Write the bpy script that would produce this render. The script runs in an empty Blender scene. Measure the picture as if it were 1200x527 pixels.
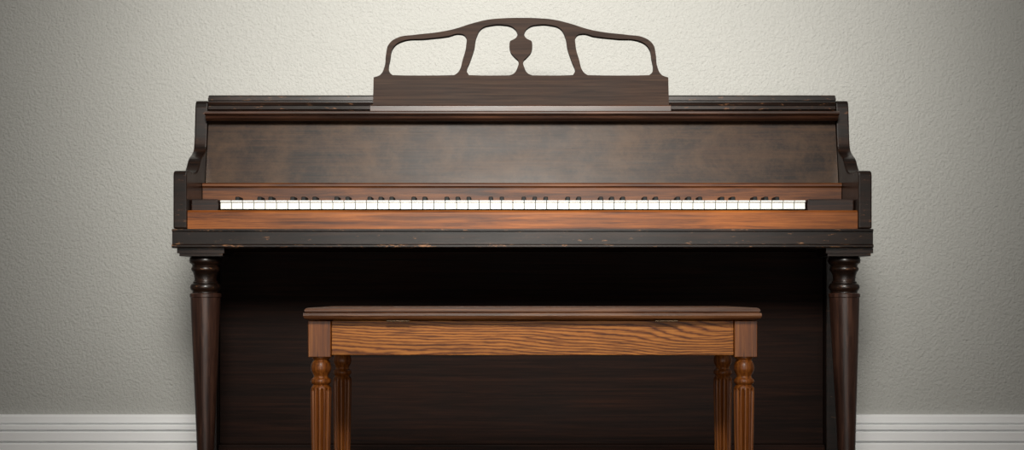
import bpy, bmesh, math
from mathutils import Vector, Matrix

scene = bpy.context.scene
COL = scene.collection
F = 1680.0; CAMZ = 0.52; HOR = 345.0

def lin(c):
    out = []
    for v in c:
        v = v/255.0
        out.append(v/12.92 if v <= 0.04045 else ((v+0.055)/1.055)**2.4)
    return tuple(out)+(1.0,)

# ---------------------------------------------------------------- materials
def new_mat(name):
    m = bpy.data.materials.new(name); m.use_nodes = True
    nt = m.node_tree
    return m, nt, nt.nodes['Principled BSDF']

def ramp(nt, stops):
    r = nt.nodes.new('ShaderNodeValToRGB')
    els = r.color_ramp.elements
    while len(els) < len(stops): els.new(0.5)
    for e, (p, c) in zip(els, stops):
        e.position = p; e.color = c
    return r

def wood(name, dark, mid, light, axis='x', fine=1.0, rough=0.38, coat=0.25, patch=0.5, bump=0.08, stretch=1.0, wear=None, spec=0.5, sheen_mottle=None, wear_t=0.60):
    m, nt, b = new_mat(name)
    N, L = nt.nodes, nt.links
    tc = N.new('ShaderNodeTexCoord')
    mp = N.new('ShaderNodeMapping')
    a, c = 4.0*stretch, 90.0*fine
    mp.inputs['Scale'].default_value = {'x': (a, c, c), 'z': (c, c, a), 'y': (c, a, c)}[axis]
    L.new(tc.outputs['Object'], mp.inputs['Vector'])
    n1 = N.new('ShaderNodeTexNoise'); n1.inputs['Scale'].default_value = 1.0
    n1.inputs['Detail'].default_value = 9; n1.inputs['Roughness'].default_value = 0.72
    n1.inputs['Distortion'].default_value = 0.5
    L.new(mp.outputs[0], n1.inputs['Vector'])
    r = ramp(nt, [(0.36, lin(dark)), (0.5, lin(mid)), (0.66, lin(light))])
    L.new(n1.outputs['Fac'], r.inputs[0])
    mp2 = N.new('ShaderNodeMapping')
    mp2.inputs['Scale'].default_value = {'x': (2.6, 6, 6), 'z': (6, 6, 2.6), 'y': (6, 2.6, 6)}[axis]
    L.new(tc.outputs['Object'], mp2.inputs['Vector'])
    n2 = N.new('ShaderNodeTexNoise'); n2.inputs['Scale'].default_value = 1.3
    n2.inputs['Detail'].default_value = 6; n2.inputs['Roughness'].default_value = 0.6
    L.new(mp2.outputs[0], n2.inputs['Vector'])
    mr = N.new('ShaderNodeMapRange')
    mr.inputs['From Min'].default_value = 0.3; mr.inputs['From Max'].default_value = 0.7
    mr.inputs['To Min'].default_value = 1.0-patch; mr.inputs['To Max'].default_value = 1.0+patch*0.35
    L.new(n2.outputs['Fac'], mr.inputs['Value'])
    mx = N.new('ShaderNodeMix'); mx.data_type = 'RGBA'; mx.blend_type = 'MULTIPLY'
    mx.inputs['Factor'].default_value = 1.0
    L.new(r.outputs[0], mx.inputs[6]); L.new(mr.outputs[0], mx.inputs[7])
    col = mx.outputs[2]
    if sheen_mottle:  # cloudy sheen painted into the colour as paler noise patches
        wn = N.new('ShaderNodeTexNoise'); wn.inputs['Scale'].default_value = 7.0
        wn.inputs['Detail'].default_value = 14; wn.inputs['Roughness'].default_value = 0.82
        wn.inputs['Distortion'].default_value = 0.2
        mp3 = N.new('ShaderNodeMapping'); mp3.inputs['Scale'].default_value = (1.0, 1, 1.2)
        L.new(tc.outputs['Object'], mp3.inputs['Vector']); L.new(mp3.outputs[0], wn.inputs['Vector'])
        wr = ramp(nt, [(0.44, (0, 0, 0, 1)), (0.64, (0.85, 0.85, 0.85, 1))])
        L.new(wn.outputs['Fac'], wr.inputs[0])
        m2 = N.new('ShaderNodeMix'); m2.data_type = 'RGBA'
        L.new(wr.outputs[0], m2.inputs['Factor']); L.new(col, m2.inputs[6])
        m2.inputs[7].default_value = lin(sheen_mottle)
        col = m2.outputs[2]
    if wear:
        wn = N.new('ShaderNodeTexNoise'); wn.inputs['Scale'].default_value = 110
        wn.inputs['Detail'].default_value = 6; wn.inputs['Roughness'].default_value = 0.75
        mp3 = N.new('ShaderNodeMapping'); mp3.inputs['Scale'].default_value = (0.35, 1, 1.4)
        L.new(tc.outputs['Object'], mp3.inputs['Vector']); L.new(mp3.outputs[0], wn.inputs['Vector'])
        # most of the chipping sits on edges: geometry pointiness lowers the threshold there
        ge = N.new('ShaderNodeNewGeometry')
        pr = N.new('ShaderNodeMapRange'); pr.inputs['From Min'].default_value = 0.5; pr.inputs['From Max'].default_value = 0.58
        pr.inputs['To Min'].default_value = 0.0; pr.inputs['To Max'].default_value = 0.07
        L.new(ge.outputs['Pointiness'], pr.inputs['Value'])
        ad = N.new('ShaderNodeMath'); ad.operation = 'ADD'
        L.new(wn.outputs['Fac'], ad.inputs[0]); L.new(pr.outputs[0], ad.inputs[1])
        wr = ramp(nt, [(wear_t, (0, 0, 0, 1)), (wear_t+0.05, (1, 1, 1, 1))])
        L.new(ad.outputs[0], wr.inputs[0])
        m2 = N.new('ShaderNodeMix'); m2.data_type = 'RGBA'
        L.new(wr.outputs[0], m2.inputs['Factor']); L.new(col, m2.inputs[6])
        m2.inputs[7].default_value = lin(wear)
        col = m2.outputs[2]
    L.new(col, b.inputs['Base Color'])
    rr = N.new('ShaderNodeMapRange')
    rr.inputs['To Min'].default_value = rough-0.12; rr.inputs['To Max'].default_value = rough+0.16
    L.new(n2.outputs['Fac'], rr.inputs['Value']); L.new(rr.outputs[0], b.inputs['Roughness'])
    b.inputs['Coat Weight'].default_value = coat; b.inputs['Coat Roughness'].default_value = 0.2
    b.inputs['Specular IOR Level'].default_value = spec
    bp = N.new('ShaderNodeBump'); bp.inputs['Strength'].default_value = bump; bp.inputs['Distance'].default_value = 0.002
    L.new(n1.outputs['Fac'], bp.inputs['Height']); L.new(bp.outputs[0], b.inputs['Normal'])
    return m

def oak(name, base, light, line):
    m, nt, b = new_mat(name)
    N, L = nt.nodes, nt.links
    tc = N.new('ShaderNodeTexCoord')
    def noise(scale, detail, rough, loc=(0, 0, 0)):
        mpd = N.new('ShaderNodeMapping'); mpd.inputs['Scale'].default_value = scale
        mpd.inputs['Location'].default_value = loc
        L.new(tc.outputs['Object'], mpd.inputs['Vector'])
        nd = N.new('ShaderNodeTexNoise'); nd.inputs['Scale'].default_value = 1.0; nd.inputs['Detail'].default_value = detail
        nd.inputs['Roughness'].default_value = rough
        L.new(mpd.outputs[0], nd.inputs['Vector'])
        return nd.outputs['Fac']
    big = noise((3.2, 4, 12), 1.5, 0.3, (0.7, 0, 0.3))
    small = noise((28, 20, 130), 3, 0.6)
    sx = N.new('ShaderNodeSeparateXYZ'); L.new(tc.outputs['Object'], sx.inputs[0])
    def math_(op, a, bb_):
        n = N.new('ShaderNodeMath'); n.operation = op
        for i, v in enumerate((a, bb_)):
            if v is None: continue
            if isinstance(v, (int, float)): n.inputs[i].default_value = v
            else: L.new(v, n.inputs[i])
        return n.outputs[0]
    ph = math_('ADD', math_('MULTIPLY', sx.outputs[2], 1150.0), math_('MULTIPLY', big, 75.0))
    ph = math_('ADD', ph, math_('MULTIPLY', sx.outputs[0], 28.0))
    ph = math_('ADD', ph, math_('MULTIPLY', small, 5.5))
    s = math_('SINE', ph, None)
    s = math_('MULTIPLY_ADD', s, 0.5)
    s.node.inputs[2].default_value = 0.5
    r = ramp(nt, [(0.0, lin(line)), (0.28, lin(base)), (0.85, lin(light)), (1.0, lin(light))])
    L.new(s, r.inputs[0])
    pores = noise((16, 480, 480), 4, 0.6)
    r2 = ramp(nt, [(0.38, (0.42, 0.37, 0.32, 1)), (0.52, (1, 1, 1, 1))])
    L.new(pores, r2.inputs[0])
    mx = N.new('ShaderNodeMix'); mx.data_type = 'RGBA'; mx.blend_type = 'MULTIPLY'; mx.inputs['Factor'].default_value = 0.85
    L.new(r.outputs[0], mx.inputs[6]); L.new(r2.outputs[0], mx.inputs[7])
    L.new(mx.outputs[2], b.inputs['Base Color'])
    b.inputs['Roughness'].default_value = 0.45
    b.inputs['Specular IOR Level'].default_value = 0.3
    return m

def plain(name, c, rough=0.5, metal=0.0, coat=0.0, var=0.12, scale=30, spec=0.5):
    m, nt, b = new_mat(name)
    N, L = nt.nodes, nt.links
    tc = N.new('ShaderNodeTexCoord')
    n = N.new('ShaderNodeTexNoise'); n.inputs['Scale'].default_value = scale; n.inputs['Detail'].default_value = 4
    L.new(tc.outputs['Object'], n.inputs['Vector'])
    lo = tuple(max(0, v*(1-var)) for v in c); hi = tuple(min(255, v*(1+var*0.4)) for v in c)
    r = ramp(nt, [(0.3, lin(lo)), (0.6, lin(hi))])
    L.new(n.outputs['Fac'], r.inputs[0]); L.new(r.outputs[0], b.inputs['Base Color'])
    b.inputs['Roughness'].default_value = rough; b.inputs['Metallic'].default_value = metal
    b.inputs['Coat Weight'].default_value = coat; b.inputs['Specular IOR Level'].default_value = spec
    return m

def wall_mat():
    m, nt, b = new_mat('orange_peel_wall_paint')
    N, L = nt.nodes, nt.links
    tc = N.new('ShaderNodeTexCoord')
    n = N.new('ShaderNodeTexNoise'); n.inputs['Scale'].default_value = 170; n.inputs['Detail'].default_value = 3
    n.inputs['Roughness'].default_value = 0.6
    L.new(tc.outputs['Object'], n.inputs['Vector'])
    n2 = N.new('ShaderNodeTexNoise'); n2.inputs['Scale'].default_value = 1.5
    L.new(tc.outputs['Object'], n2.inputs['Vector'])
    r = ramp(nt, [(0.3, lin((173, 173, 169))), (0.7, lin((179, 179, 175)))])
    L.new(n2.outputs['Fac'], r.inputs[0]); L.new(r.outputs[0], b.inputs['Base Color'])
    b.inputs['Roughness'].default_value = 0.46; b.inputs['Specular IOR Level'].default_value = 0.34
    bp = N.new('ShaderNodeBump'); bp.inputs['Strength'].default_value = 1.0; bp.inputs['Distance'].default_value = 0.0045
    L.new(n.outputs['Fac'], bp.inputs['Height']); L.new(bp.outputs[0], b.inputs['Normal'])
    return m

M_dark = wood('dark_walnut', (18, 8, 5), (34, 18, 10), (58, 33, 20), rough=0.4, coat=0.05, spec=0.3)
M_shelf = wood('music_shelf_wood', (30, 14, 7), (52, 28, 16), (80, 48, 30), rough=0.36, coat=0.12, spec=0.4)
M_black = wood('ebonised_wood', (12, 6, 3), (23, 12, 7), (44, 26, 16), rough=0.3, coat=0.15, wear=(104, 70, 46), wear_t=0.66, spec=0.35)
M_rail = wood('worn_front_rail_wood', (10, 5, 3), (20, 10, 6), (42, 25, 15), rough=0.3, coat=0.15, wear=(128, 90, 60), wear_t=0.645, spec=0.35)
M_desk = wood('music_desk_wood', (32, 20, 14), (46, 31, 23), (60, 43, 32), rough=0.6, patch=0.3, coat=0.0, spec=0.15, fine=1.6)
M_fall = wood('fallboard_wood', (18, 9, 4), (34, 19, 9), (52, 32, 17), rough=0.42, coat=0.08, patch=0.45, fine=1.8, sheen_mottle=(66, 46, 28), spec=0.22)
M_name = wood('nameboard_wood', (44, 19, 6), (80, 42, 16), (110, 64, 28), rough=0.45, patch=0.4, coat=0.05, spec=0.3)
M_slip = wood('key_slip_wood', (72, 34, 9), (120, 64, 19), (154, 88, 32), rough=0.42, patch=0.5, fine=1.3, coat=0.03, spec=0.3)
M_panel = wood('lower_panel_wood', (16, 7, 4), (26, 13, 8), (38, 20, 12), rough=0.65, coat=0.0, patch=0.3, spec=0.1, fine=1.6)
M_leg = wood('leg_wood', (30, 16, 11), (52, 31, 23), (80, 52, 39), axis='z', rough=0.36, patch=0.3, coat=0.15, spec=0.4)
M_blid = wood('bench_lid_wood', (54, 28, 12), (90, 53, 29), (132, 87, 54), rough=0.38, patch=0.3, fine=1.4, coat=0.15, spec=0.4)
M_bblock = wood('bench_leg_wood', (72, 34, 8), (130, 70, 21), (168, 102, 40), axis='z', rough=0.4, patch=0.25, fine=2.0, coat=0.08, spec=0.35)
M_oak = oak('bench_oak', (160, 94, 35), (184, 116, 49), (104, 54, 17))
M_white = plain('ivory_key', (226, 227, 222), rough=0.3, var=0.04)
M_ebony = plain('ebony_key', (12, 11, 11), rough=0.6, spec=0.2)
M_felt = plain('dark_key_frame', (14, 9, 7), rough=0.9)
M_brass = plain('aged_brass', (84, 64, 42), rough=0.5, metal=0.5)
M_base = plain('white_trim_paint', (253, 254, 255), rough=0.3, var=0.0, scale=5, coat=0.3)
M_floor = wood('floor_planks', (64, 47, 34), (92, 70, 52), (118, 90, 68), rough=0.5, patch=0.4, fine=0.6)
M_wall = wall_mat()

# ---------------------------------------------------------------- mesh helpers
def finish(name, bm, mat, root=None, bevel=0.0, smooth=False, seg=2, origin=None):
    me = bpy.data.meshes.new(name)
    bmesh.ops.recalc_face_normals(bm, faces=bm.faces)
    if origin is None:
        xs = [v.co.x for v in bm.verts]; ys = [v.co.y for v in bm.verts]; zs = [v.co.z for v in bm.verts]
        origin = Vector(((min(xs)+max(xs))/2, (min(ys)+max(ys))/2, (min(zs)+max(zs))/2))
    origin = Vector(origin)
    bmesh.ops.translate(bm, verts=bm.verts, vec=-origin)
    bm.to_mesh(me); bm.free()
    o = bpy.data.objects.new(name, me); COL.objects.link(o)
    me.materials.append(mat)
    if smooth:
        for p in me.polygons: p.use_smooth = True
    if bevel > 0:
        md = o.modifiers.new('bevel', 'BEVEL'); md.width = bevel; md.segments = seg
        md.limit_method = 'ANGLE'; md.angle_limit = math.radians(35)
    place(o, origin, root)
    return o

def wloc(o):
    l = Vector(o.location)
    p = o.parent
    while p: l += p.location; p = p.parent
    return l

def place(o, origin, root):
    if root is not None:
        o.parent = root
        o.location = Vector(origin)-wloc(root)
    else:
        o.location = origin

def add_box(bm, x0, x1, y0, y1, z0, z1):
    vs = [bm.verts.new((x, y, z)) for x in (x0, x1) for y in (y0, y1) for z in (z0, z1)]
    for f in ((0, 1, 3, 2), (4, 6, 7, 5), (0, 4, 5, 1), (2, 3, 7, 6), (0, 2, 6, 4), (1, 5, 7, 3)):
        bm.faces.new([vs[i] for i in f])

def box(name, x0, x1, y0, y1, z0, z1, mat, root=None, bevel=0.002):
    bm = bmesh.new(); add_box(bm, x0, x1, y0, y1, z0, z1)
    return finish(name, bm, mat, root, bevel)

def prism(name, pts, x0, x1, mat, root=None, bevel=0.0):
    """pts: list of (y,z) outline extruded along X"""
    bm = bmesh.new()
    a = [bm.verts.new((x0, y, z)) for y, z in pts]
    b = [bm.verts.new((x1, y, z)) for y, z in pts]
    n = len(pts)
    bm.faces.new(a); bm.faces.new(b[::-1])
    for i in range(n):
        bm.faces.new((a[i], a[(i+1) % n], b[(i+1) % n], b[i]))
    return finish(name, bm, mat, root, bevel)

def add_lathe(bm, cx, cy, prof, seg=40, flute=None, lean=(0, 0), ztop=None):
    rings = []
    for z, r in prof:
        ring = []
        k = 0 if ztop is None else (ztop-z)
        for i in range(seg):
            a = 2*math.pi*i/seg
            rr = r
            if flute and flute[1] < z < flute[0]:
                rr = r*(1-0.24*(0.5-0.5*math.cos(a*flute[2]))**2.2)
            ring.append(bm.verts.new((cx+lean[0]*k+rr*math.cos(a), cy+lean[1]*k+rr*math.sin(a), z)))
        rings.append(ring)
    for r0, r1 in zip(rings, rings[1:]):
        for i in range(seg):
            bm.faces.new((r0[i], r0[(i+1) % seg], r1[(i+1) % seg], r1[i]))
    bm.faces.new(rings[0]); bm.faces.new(rings[-1][::-1])

def smooth_prof(pts, sub=4):
    out = []
    n = len(pts)
    for i in range(n-1):
        p0 = pts[max(i-1, 0)]; p1 = pts[i]; p2 = pts[i+1]; p3 = pts[min(i+2, n-1)]
        for k in range(sub):
            t = k/sub
            v = []
            for d in (0, 1):
                v.append(0.5*((2*p1[d])+(-p0[d]+p2[d])*t+(2*p0[d]-5*p1[d]+4*p2[d]-p3[d])*t*t+(-p0[d]+3*p1[d]-3*p2[d]+p3[d])*t**3))
            out.append(tuple(v))
    out.append(pts[-1])
    return out

def auto_smooth(o, ang=40):
    me = o.data
    for p in me.polygons: p.use_smooth = True
    bm = bmesh.new(); bm.from_mesh(me)
    for e in bm.edges:
        if len(e.link_faces) == 2 and e.calc_face_angle(0) > math.radians(ang): e.smooth = False
    bm.to_mesh(me); bm.free()

def empty(name, loc, label, cat):
    e = bpy.data.objects.new(name, None); COL.objects.link(e); e.location = loc
    e.empty_display_size = 0.1
    e['label'] = label; e['category'] = cat
    return e

# ---------------------------------------------------------------- room
WY = 0.60
def struct(o): o['kind'] = 'structure'; return o
struct(box('wall_back', -3.5, 3.5, WY, WY+0.1, 0, 2.7, M_wall, bevel=0))
struct(box('floor', -3.5, 3.5, -4.5, WY+0.1, -0.05, 0.0, M_floor, bevel=0))
def bz(py): return CAMZ-(py-HOR)/470.0
bb = [(WY, 0), (WY-0.034, 0), (WY-0.034, bz(520)), (WY-0.031, bz(518.6)), (WY-0.012, bz(518.4)), (WY-0.012, bz(516.4)),
      (WY-0.028, bz(516.2)), (WY-0.029, bz(506.8)), (WY-0.027, bz(505.4)), (WY-0.009, bz(505.2)), (WY-0.009, bz(503.2)), (WY-0.023, bz(503)),
      (WY-0.024, bz(499)), (WY-0.023, bz(497.6)), (WY-0.008, bz(497.4)), (WY-0.008, bz(495.6)), (WY-0.018, bz(495.4)), (WY-0.018, bz(488)), (WY-0.014, bz(486)), (WY, bz(486))]
struct(prism('baseboard_back', bb, -3.5, 3.5, M_base))

# ---------------------------------------------------------------- piano
XL, XR = -0.704, 0.748            # outer sides
XC = (XL+XR)/2
TH = 0.028
piano = empty('upright_piano', (XC, 0.28, 0), 'dark walnut spinet piano with openwork music desk against grey wall', 'piano')

# scrolled side panels
prof = [(-0.022, 0.657), (-0.022, 0.768)]
prof += [(-0.020, 0.774), (-0.014, 0.7775), (0.0, 0.779), (0.055, 0.7785)]
curve = smooth_prof([(0.055, 0.7785), (0.078, 0.783), (0.098, 0.796), (0.118, 0.815), (0.148, 0.828), (0.168, 0.842), (0.176, 0.866), (0.180, 0.90), (0.184, 0.935)], 4)
prof += curve[1:]
prof += [(0.187, 0.946), (0.194, 0.9515), (0.563, 0.9515), (0.563, 0.0), (0.285, 0.0), (0.285, 0.657)]
for x0, x1 in ((XL, XL+TH), (XR-TH, XR)):
    o = prism('side_panel', prof, x0, x1, M_black, piano, bevel=0.003)
XI0, XI1 = XL+TH, XR-TH

# lid with stepped moulded edge
lidp = [(0.200, 0.940), (0.186, 0.940), (0.184, 0.945), (0.187, 0.947), (0.187, 0.950), (0.182, 0.951), (0.182, 0.956),
        (0.188, 0.957), (0.188, 0.960), (0.193, 0.9635), (0.21, 0.966), (0.563, 0.966), (0.563, 0.940)]
prism('lid', lidp, XI0+0.001, XI1-0.001, M_black, piano)
# front rail and desk ledge
rail = [(0.30, 0.9235), (0.30, 0.9395), (0.188, 0.9395), (0.186, 0.932), (0.192, 0.928), (0.189, 0.9235)]
prism('upper_rail', rail, XI0+0.001, XI1-0.001, M_black, piano)
ledge = [(0.30, 0.9233), (0.152, 0.9233), (0.147, 0.921), (0.146, 0.9175), (0.149, 0.915), (0.155, 0.914), (0.158, 0.908), (0.166, 0.904), (0.30, 0.904)]
prism('music_shelf', ledge, XI0+0.001, XI1-0.001, M_shelf, piano)
# fallboard (slightly tilted)
fb = [(0.158, 0.764), (0.190, 0.9035), (0.208, 0.9035), (0.176, 0.764)]
prism('fallboard', fb, XI0+0.001, XI1-0.001, M_fall, piano)
# nameboard with bead
nb = [(0.176, 0.7635), (0.128, 0.7635), (0.124, 0.7605), (0.124, 0.7565), (0.128, 0.7535), (0.1285, 0.752), (0.1285, 0.722), (0.176, 0.722)]
prism('nameboard', nb, XI0+0.001, XI1-0.001, M_name, piano)
# key bed, front rail, slip
box('key_bed', XI0+0.001, XI1-0.001, 0.0, 0.556, 0.620, 0.655, M_dark, piano, 0)
fr = [(0.0, 0.6165), (-0.026, 0.6165), (-0.031, 0.619), (-0.031, 0.6225), (-0.026, 0.625), (-0.026, 0.650), (-0.029, 0.652), (-0.029, 0.6555), (-0.024, 0.6565), (0.0, 0.6565)]
prism('front_rail', fr, XL-0.001, XR+0.001, M_rail, piano)
slip = [(0.012, 0.657), (-0.016, 0.657), (-0.016, 0.691), (-0.012, 0.6955), (0.012, 0.6955)]
prism('key_slip', slip, XI0+0.0005, XI1-0.0005, M_slip, piano)

# keyboard
KX0 = (257-600)/558.0; KX1 = (945-600)/558.0
pitch = (KX1-KX0)/52
kb = box('keyboard', KX0-0.002, KX1+0.002, 0.018, 0.158, 0.656, 0.690, M_felt, piano, 0)
def white_mesh():
    bm = bmesh.new()
    w = pitch-0.0016
    add_box(bm, -w/2, w/2, 0.001, 0.138, -0.018, -0.0034)
    add_box(bm, -w/2, w/2, -0.0030, 0.138, -0.0034, 0.0)
    return bm
zt = 0.7180
first = None
for i in range(52):
    cx = KX0+pitch*(i+0.5)
    if first is None:
        first = finish('white_key', white_mesh(), M_white, kb, bevel=0.0006, origin=(0, 0, 0)); k = first
    else:
        k = first.copy(); COL.objects.link(k)
    place(k, Vector((cx, 0.019, zt)), kb)
bfirst = None
for i in range(51):
    note = i % 7      # A B C D E F G
    if note in (1, 4): continue
    cx = KX0+pitch*(i+1)
    if bfirst is None:
        bm = bmesh.new()
        vs = []
        for (y, hz) in ((0.0, 0.0), (0.0015, 0.0125), (0.043, 0.0125), (0.043, 0.0)):
            hw = 0.0050 if hz == 0 else 0.0046
            vs.append((bm.verts.new((-hw, y, hz)), bm.verts.new((hw, y, hz))))
        bm.faces.new([v[0] for v in vs]); bm.faces.new([v[1] for v in vs][::-1])
        for a in range(4):
            b2 = (a+1) % 4
            bm.faces.new((vs[a][0], vs[b2][0], vs[b2][1], vs[a][1]))
        bfirst = finish('black_key', bm, M_ebony, kb, bevel=0.0018, seg=3, origin=(0, 0, 0)); k = bfirst
    else:
        k = bfirst.copy(); COL.objects.link(k)
    place(k, Vector((cx, 0.084, zt+0.0002)), kb)
# key blocks
for x0, x1 in ((XI0+0.001, KX0-0.003), (KX1+0.003, XI1-0.001)):
    box('key_block', x0, x1, 0.0125, 0.128, 0.6965-0.02, 0.7205, M_dark, piano, 0.003)

# lower cabinet
box('lower_panel', XI0+0.001, XI1-0.001, 0.315, 0.335, 0.150, 0.619, M_panel, piano, 0)
box('bottom_rail', XI0+0.001, XI1-0.001, 0.290, 0.545, 0.05, 0.176, M_panel, piano, 0.003)
box('back_board', XI0+0.001, XI1-0.001, 0.546, 0.562, 0.18, 0.938, M_dark, piano, 0)

# legs
def pz(py): return CAMZ+(HOR-py)/551.0
def pleg(cx, cy, lean):
    cap = bmesh.new()
    lw = 0.049
    add_box(cap, cx-lw, cx+lw, cy-lw, cy+lw, 0.606, 0.6165)
    add_box(cap, cx-lw+0.004, cx+lw-0.004, cy-lw+0.004, cy+lw-0.004, 0.600, 0.6062)
    pr = [(301, .0300), (302, .0325), (305, .0340), (308, .0332), (309.5, .0300), (310.5, .0280), (312.5, .0275), (313, .0292), (315.5, .0302), (317.5, .0288), (318.5, .0268),
          (323, .0240), (327.5, .0232), (329.5, .0238), (330, .0262), (332, .0262), (332.6, .0295), (334.5, .0318), (337, .0322), (339.5, .0308), (340.5, .0282), (342, .0275), (343.2, .0278)]
    add_lathe(cap, cx, cy, [(pz(a), r) for a, r in pr], 40)
    o = finish('leg', cap, M_black, piano, bevel=0.0)
    auto_smooth(o, 50)
    t = bmesh.new()
    z0 = pz(343.2)-0.0002
    pr2 = [(z0, 0.0310), (z0-0.002, 0.0330), (z0-0.008, 0.0330), (z0-0.0095, 0.0315), (z0-0.03, 0.0308), (0.19, 0.0178), (0.05, 0.0125), (0.03, 0.016), (0.012, 0.016), (0.0, 0.013)]
    add_lathe(t, cx, cy, pr2, 32, lean=lean, ztop=z0)
    s = finish('tapered_shaft', t, M_leg, o, bevel=0.0)
    auto_smooth(s, 30)
pleg(-0.6480, 0.032, (0.0, 0.0))
pleg(0.7025, 0.032, (0.016, 0.0))

# music desk : outline + 4 openings from a 2D curve
S = 524.0
def loc2(px, py): return ((px-610.5)/S, (131-py)/512.0)
cu = bpy.data.curves.new('music_desk', 'CURVE'); cu.dimensions = '2D'; cu.fill_mode = 'BOTH'
cu.extrude = 0.005; cu.bevel_depth = 0.0; cu.resolution_u = 8
def spline(pts, corners=()):
    sp = cu.splines.new('BEZIER'); sp.bezier_points.add(len(pts)-1)
    for i, (bp, p) in enumerate(zip(sp.bezier_points, pts)):
        x, y = loc2(*p)
        bp.co = (x, y, 0)
        t = 'VECTOR' if i in corners else 'AUTO'
        bp.handle_left_type = t; bp.handle_right_type = t
    sp.use_cyclic_u = True
half = [(439, 124), (439, 91), (447, 87.5), (451.5, 78), (453, 63), (456, 51), (466, 43), (486, 39.5), (512, 36.5), (532, 32.5), (552, 26), (572, 21), (590, 19.3)]
mir = [(1221-x, y) for x, y in half][::-1]
outer = half+[(610.5, 18.8)]+mir
spline(outer, corners=(0, 1, len(outer)-1, len(outer)-2))
h1 = [(461, 88.2), (457.3, 84), (458, 68), (461, 55), (470, 47.5), (500, 44), (525, 41), (538, 38), (545.5, 41), (546.5, 52), (542.5, 70), (538, 84), (533, 88.2), (515, 88.6), (495, 88.7), (475, 88.6)]
h2 = [(550, 88.2), (547.5, 83), (551, 72), (556, 56), (558.5, 42), (564.5, 31.5), (576, 27.5), (590, 27), (601, 30), (606.3, 37), (605.5, 42), (598, 47), (597.2, 50), (598.5, 60), (603.5, 66.5), (607.6, 71), (606.5, 79), (602.5, 86), (597, 88.5), (580, 88.7), (565, 88.7)]
for h in (h1, h2):
    cs = (12, 13, 14, 15, 0) if h is h1 else (11, 18, 19, 20, 0)
    spline(h, corners=cs); spline([(1221-x, y) for x, y in h], corners=cs)
tmp = bpy.data.objects.new('tmp_curve', cu); COL.objects.link(tmp)
bpy.context.view_layer.update()
dg = bpy.context.evaluated_depsgraph_get()
me = bpy.data.meshes.new_from_object(tmp.evaluated_get(dg))
bpy.data.objects.remove(tmp)
# the mesh is turned upright so the wood grain of the material runs along the board
bmd = bmesh.new(); bmd.from_mesh(me); bmesh.ops.remove_doubles(bmd, verts=bmd.verts, dist=0.00005)
tilt = math.radians(12)
bmesh.ops.transform(bmd, matrix=Matrix.Rotation(math.radians(90)-tilt, 4, 'X'), verts=bmd.verts)
bmd.to_mesh(me); bmd.free()
desk = bpy.data.objects.new('music_desk', me); COL.objects.link(desk)
me.materials.clear(); me.materials.append(M_desk)
for p in me.polygons: p.use_smooth = False; p.material_index = 0
place(desk, Vector(((610.5-600)/530.0, 0.172, 0.9245)), piano)
foot = [(0.176, 0.9236), (0.155, 0.9236), (0.155, 0.935), (0.158, 0.9375), (0.176, 0.9385)]
prism('desk_foot_rail', foot, (434-600)/531.0, (786-600)/531.0, M_shelf, piano, bevel=0.0006)

# ---------------------------------------------------------------- bench
BX = 0.0345
bench = empty('piano_bench', (BX, -0.48, 0), 'oak piano bench with hinged lid and fluted turned legs', 'bench')
lx0, lx1 = (355-600)/718.0, (893-600)/718.0
zt2 = 0.4985
def slab(bm, x0, x1, y0, y1, prof_):
    rings = []
    for ins, z in prof_:
        rings.append([bm.verts.new(p) for p in ((x0+ins, y0+ins, z), (x1-ins, y0+ins, z), (x1-ins, y1-ins, z), (x0+ins, y1-ins, z))])
    bm.faces.new(rings[0]); bm.faces.new(rings[-1][::-1])
    for a, b in zip(rings, rings[1:]):
        for i in range(4): bm.faces.new((a[i], a[(i+1) % 4], b[(i+1) % 4], b[i]))
bm = bmesh.new()
slab(bm, lx0, lx1, -0.66, -0.315, [(0.012, zt2), (0.008, zt2), (0.004, zt2-0.0012), (0.0022, zt2-0.0035), (0.0022, zt2-0.006), (0.0040, zt2-0.0075), (0.0005, zt2-0.009), (0.0, zt2-0.013), (0.002, zt2-0.0175), (0.006, zt2-0.0195), (0.012, zt2-0.020)])
finish('lid', bm, M_blid, bench, bevel=0)
zb = zt2-0.0215
legc = [(-0.3170, -0.621), (0.3850, -0.621), (-0.3140, -0.349), (0.3900, -0.349)]
def z7(py): return CAMZ-(py-HOR)/712.0
bw = 0.019
ax0, ax1 = -0.3170+bw, 0.3850-bw
box('apron', ax0+0.0003, ax1-0.0003, -0.634, -0.616, z7(416), zb, M_oak, bench, 0.001)
box('apron', ax0+0.004, ax1+0.004, -0.354, -0.336, z7(416), zb, M_oak, bench, 0.001)
for x in (-0.3170, 0.3850):
    sx = -1 if x < 0 else 1
    box('apron', x+sx*0.004-0.009, x+sx*0.004+0.009, -0.621+bw+0.0003, -0.349-bw-0.0003, z7(416), zb, M_oak, bench, 0.001)
box('bottom_board', ax0+0.001, ax1-0.001, -0.6155, -0.3545, z7(412), z7(407), M_bblock, bench, 0)
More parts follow.
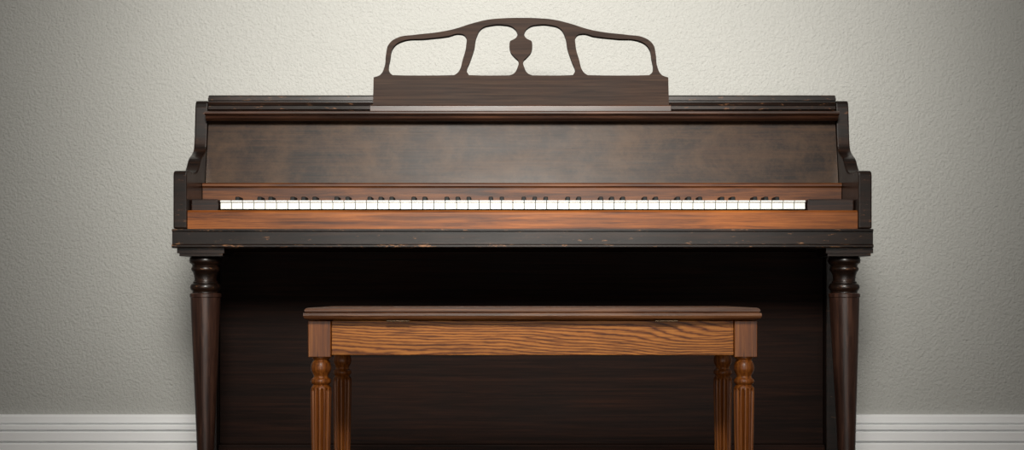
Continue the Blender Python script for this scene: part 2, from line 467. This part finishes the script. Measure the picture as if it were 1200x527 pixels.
def bench_leg():
    bm = bmesh.new()
    zblk = z7(418.5)
    add_box(bm, -bw, bw, -bw, bw, zblk, zb)
    bmesh.ops.bevel(bm, geom=[e for e in bm.edges], offset=0.0012, segments=1, affect='EDGES')
    p = [(zblk+0.001, 0.0150), (z7(420), 0.0150), (z7(422), 0.0125), (z7(425), 0.0150), (z7(430), 0.0168), (z7(434), 0.0165), (z7(438), 0.0140), (z7(441), 0.0120),
         (z7(443), 0.0130), (z7(445), 0.0162), (z7(448), 0.0168), (z7(450), 0.0150), (z7(451.5), 0.0130)]
    q = smooth_prof(p, 3)
    q += [(z7(453), 0.0150), (z7(455), 0.0168), (z7(458), 0.0172), (z7(459), 0.0172)]
    n = 14
    z1 = z7(460)
    for i in range(n+1):
        t = i/n
        q.append((z1*(1-t)+0.05*t, 0.0174*(1-t)+0.0120*t))
    q += [(0.046, 0.0125), (0.03, 0.0135), (0.012, 0.0115), (0.0, 0.0105)]
    add_lathe(bm, 0, 0, q, 120, flute=(z7(456), 0.051, 12))
    return bm
lf = None
for cx, cy in legc:
    if lf is None:
        lf = finish('leg', bench_leg(), M_bblock, bench, origin=(0, 0, 0)); auto_smooth(lf, 40); k = lf
    else:
        k = lf.copy(); COL.objects.link(k)
    place(k, Vector((cx, cy, 0)), bench)
# hinges
for px in (466.5, 781):
    hx = (px-600)/715.0
    bm = bmesh.new()
    for j in range(5):
        a = hx-0.019+j*0.0076
        m0 = bmesh.ops.create_cone(bm, cap_ends=True, segments=12, radius1=0.0017, radius2=0.0017, depth=0.0064)
        for v in m0['verts']:
            x, y, z = v.co
            v.co = Vector((a+0.0038+z, -0.6510+x, zb-0.0004+y))
    add_box(bm, hx-0.019, hx+0.019, -0.6505, -0.6345, zb-0.0004, zb+0.0010)
    finish('hinge', bm, M_brass, bench)

# ---------------------------------------------------------------- light
w = bpy.data.worlds.new('world'); scene.world = w; w.use_nodes = True
w.node_tree.nodes['Background'].inputs[0].default_value = (1.0, 0.96, 0.90, 1)
w.node_tree.nodes['Background'].inputs[1].default_value = 0.12
def aim(o, t):
    d = Vector(t)-o.location
    o.rotation_euler = d.to_track_quat('-Z', 'Y').to_euler()
def area(name, loc, tgt, sx, sy, power, col):
    l = bpy.data.lights.new(name, 'AREA'); l.shape = 'RECTANGLE'; l.size = sx; l.size_y = sy; l.energy = power; l.color = col
    o = bpy.data.objects.new(name, l); COL.objects.link(o); o.location = loc; aim(o, tgt)
    return o
area('overhead_sheen_light', (0.1, -1.2, 2.5), (0.05, 0.2, 0.8), 1.1, 0.8, 10, (1.0, 0.96, 0.89))  # added area light, not a fixture of the room; gives the fallboard its sheen
area('low_fill', (0.0, -3.9, 0.35), (0.0, 0.4, 0.15), 2.6, 0.5, 18, (1.0, 0.95, 0.88))
sl = bpy.data.lights.new('wall_spot', 'SPOT'); sl.energy = 820; sl.spot_size = math.radians(45); sl.spot_blend = 1.0
sl.shadow_soft_size = 0.4; sl.color = (1.0, 0.965, 0.895)
so = bpy.data.objects.new('wall_spot', sl); COL.objects.link(so); so.location = (-0.02, -2.8, 1.9); aim(so, (-0.01, 0.6, 0.97))

# ---------------------------------------------------------------- camera
cd = bpy.data.cameras.new('camera'); cam = bpy.data.objects.new('camera', cd); COL.objects.link(cam)
cam.location = (0, -3.0, CAMZ); cam.rotation_euler = (math.radians(90), 0, 0)
cd.sensor_width = 36; cd.sensor_fit = 'HORIZONTAL'; cd.lens = F/1200*36
cd.shift_y = (HOR-263.5)/1200
scene.camera = cam
scene.view_settings.view_transform = 'Standard'
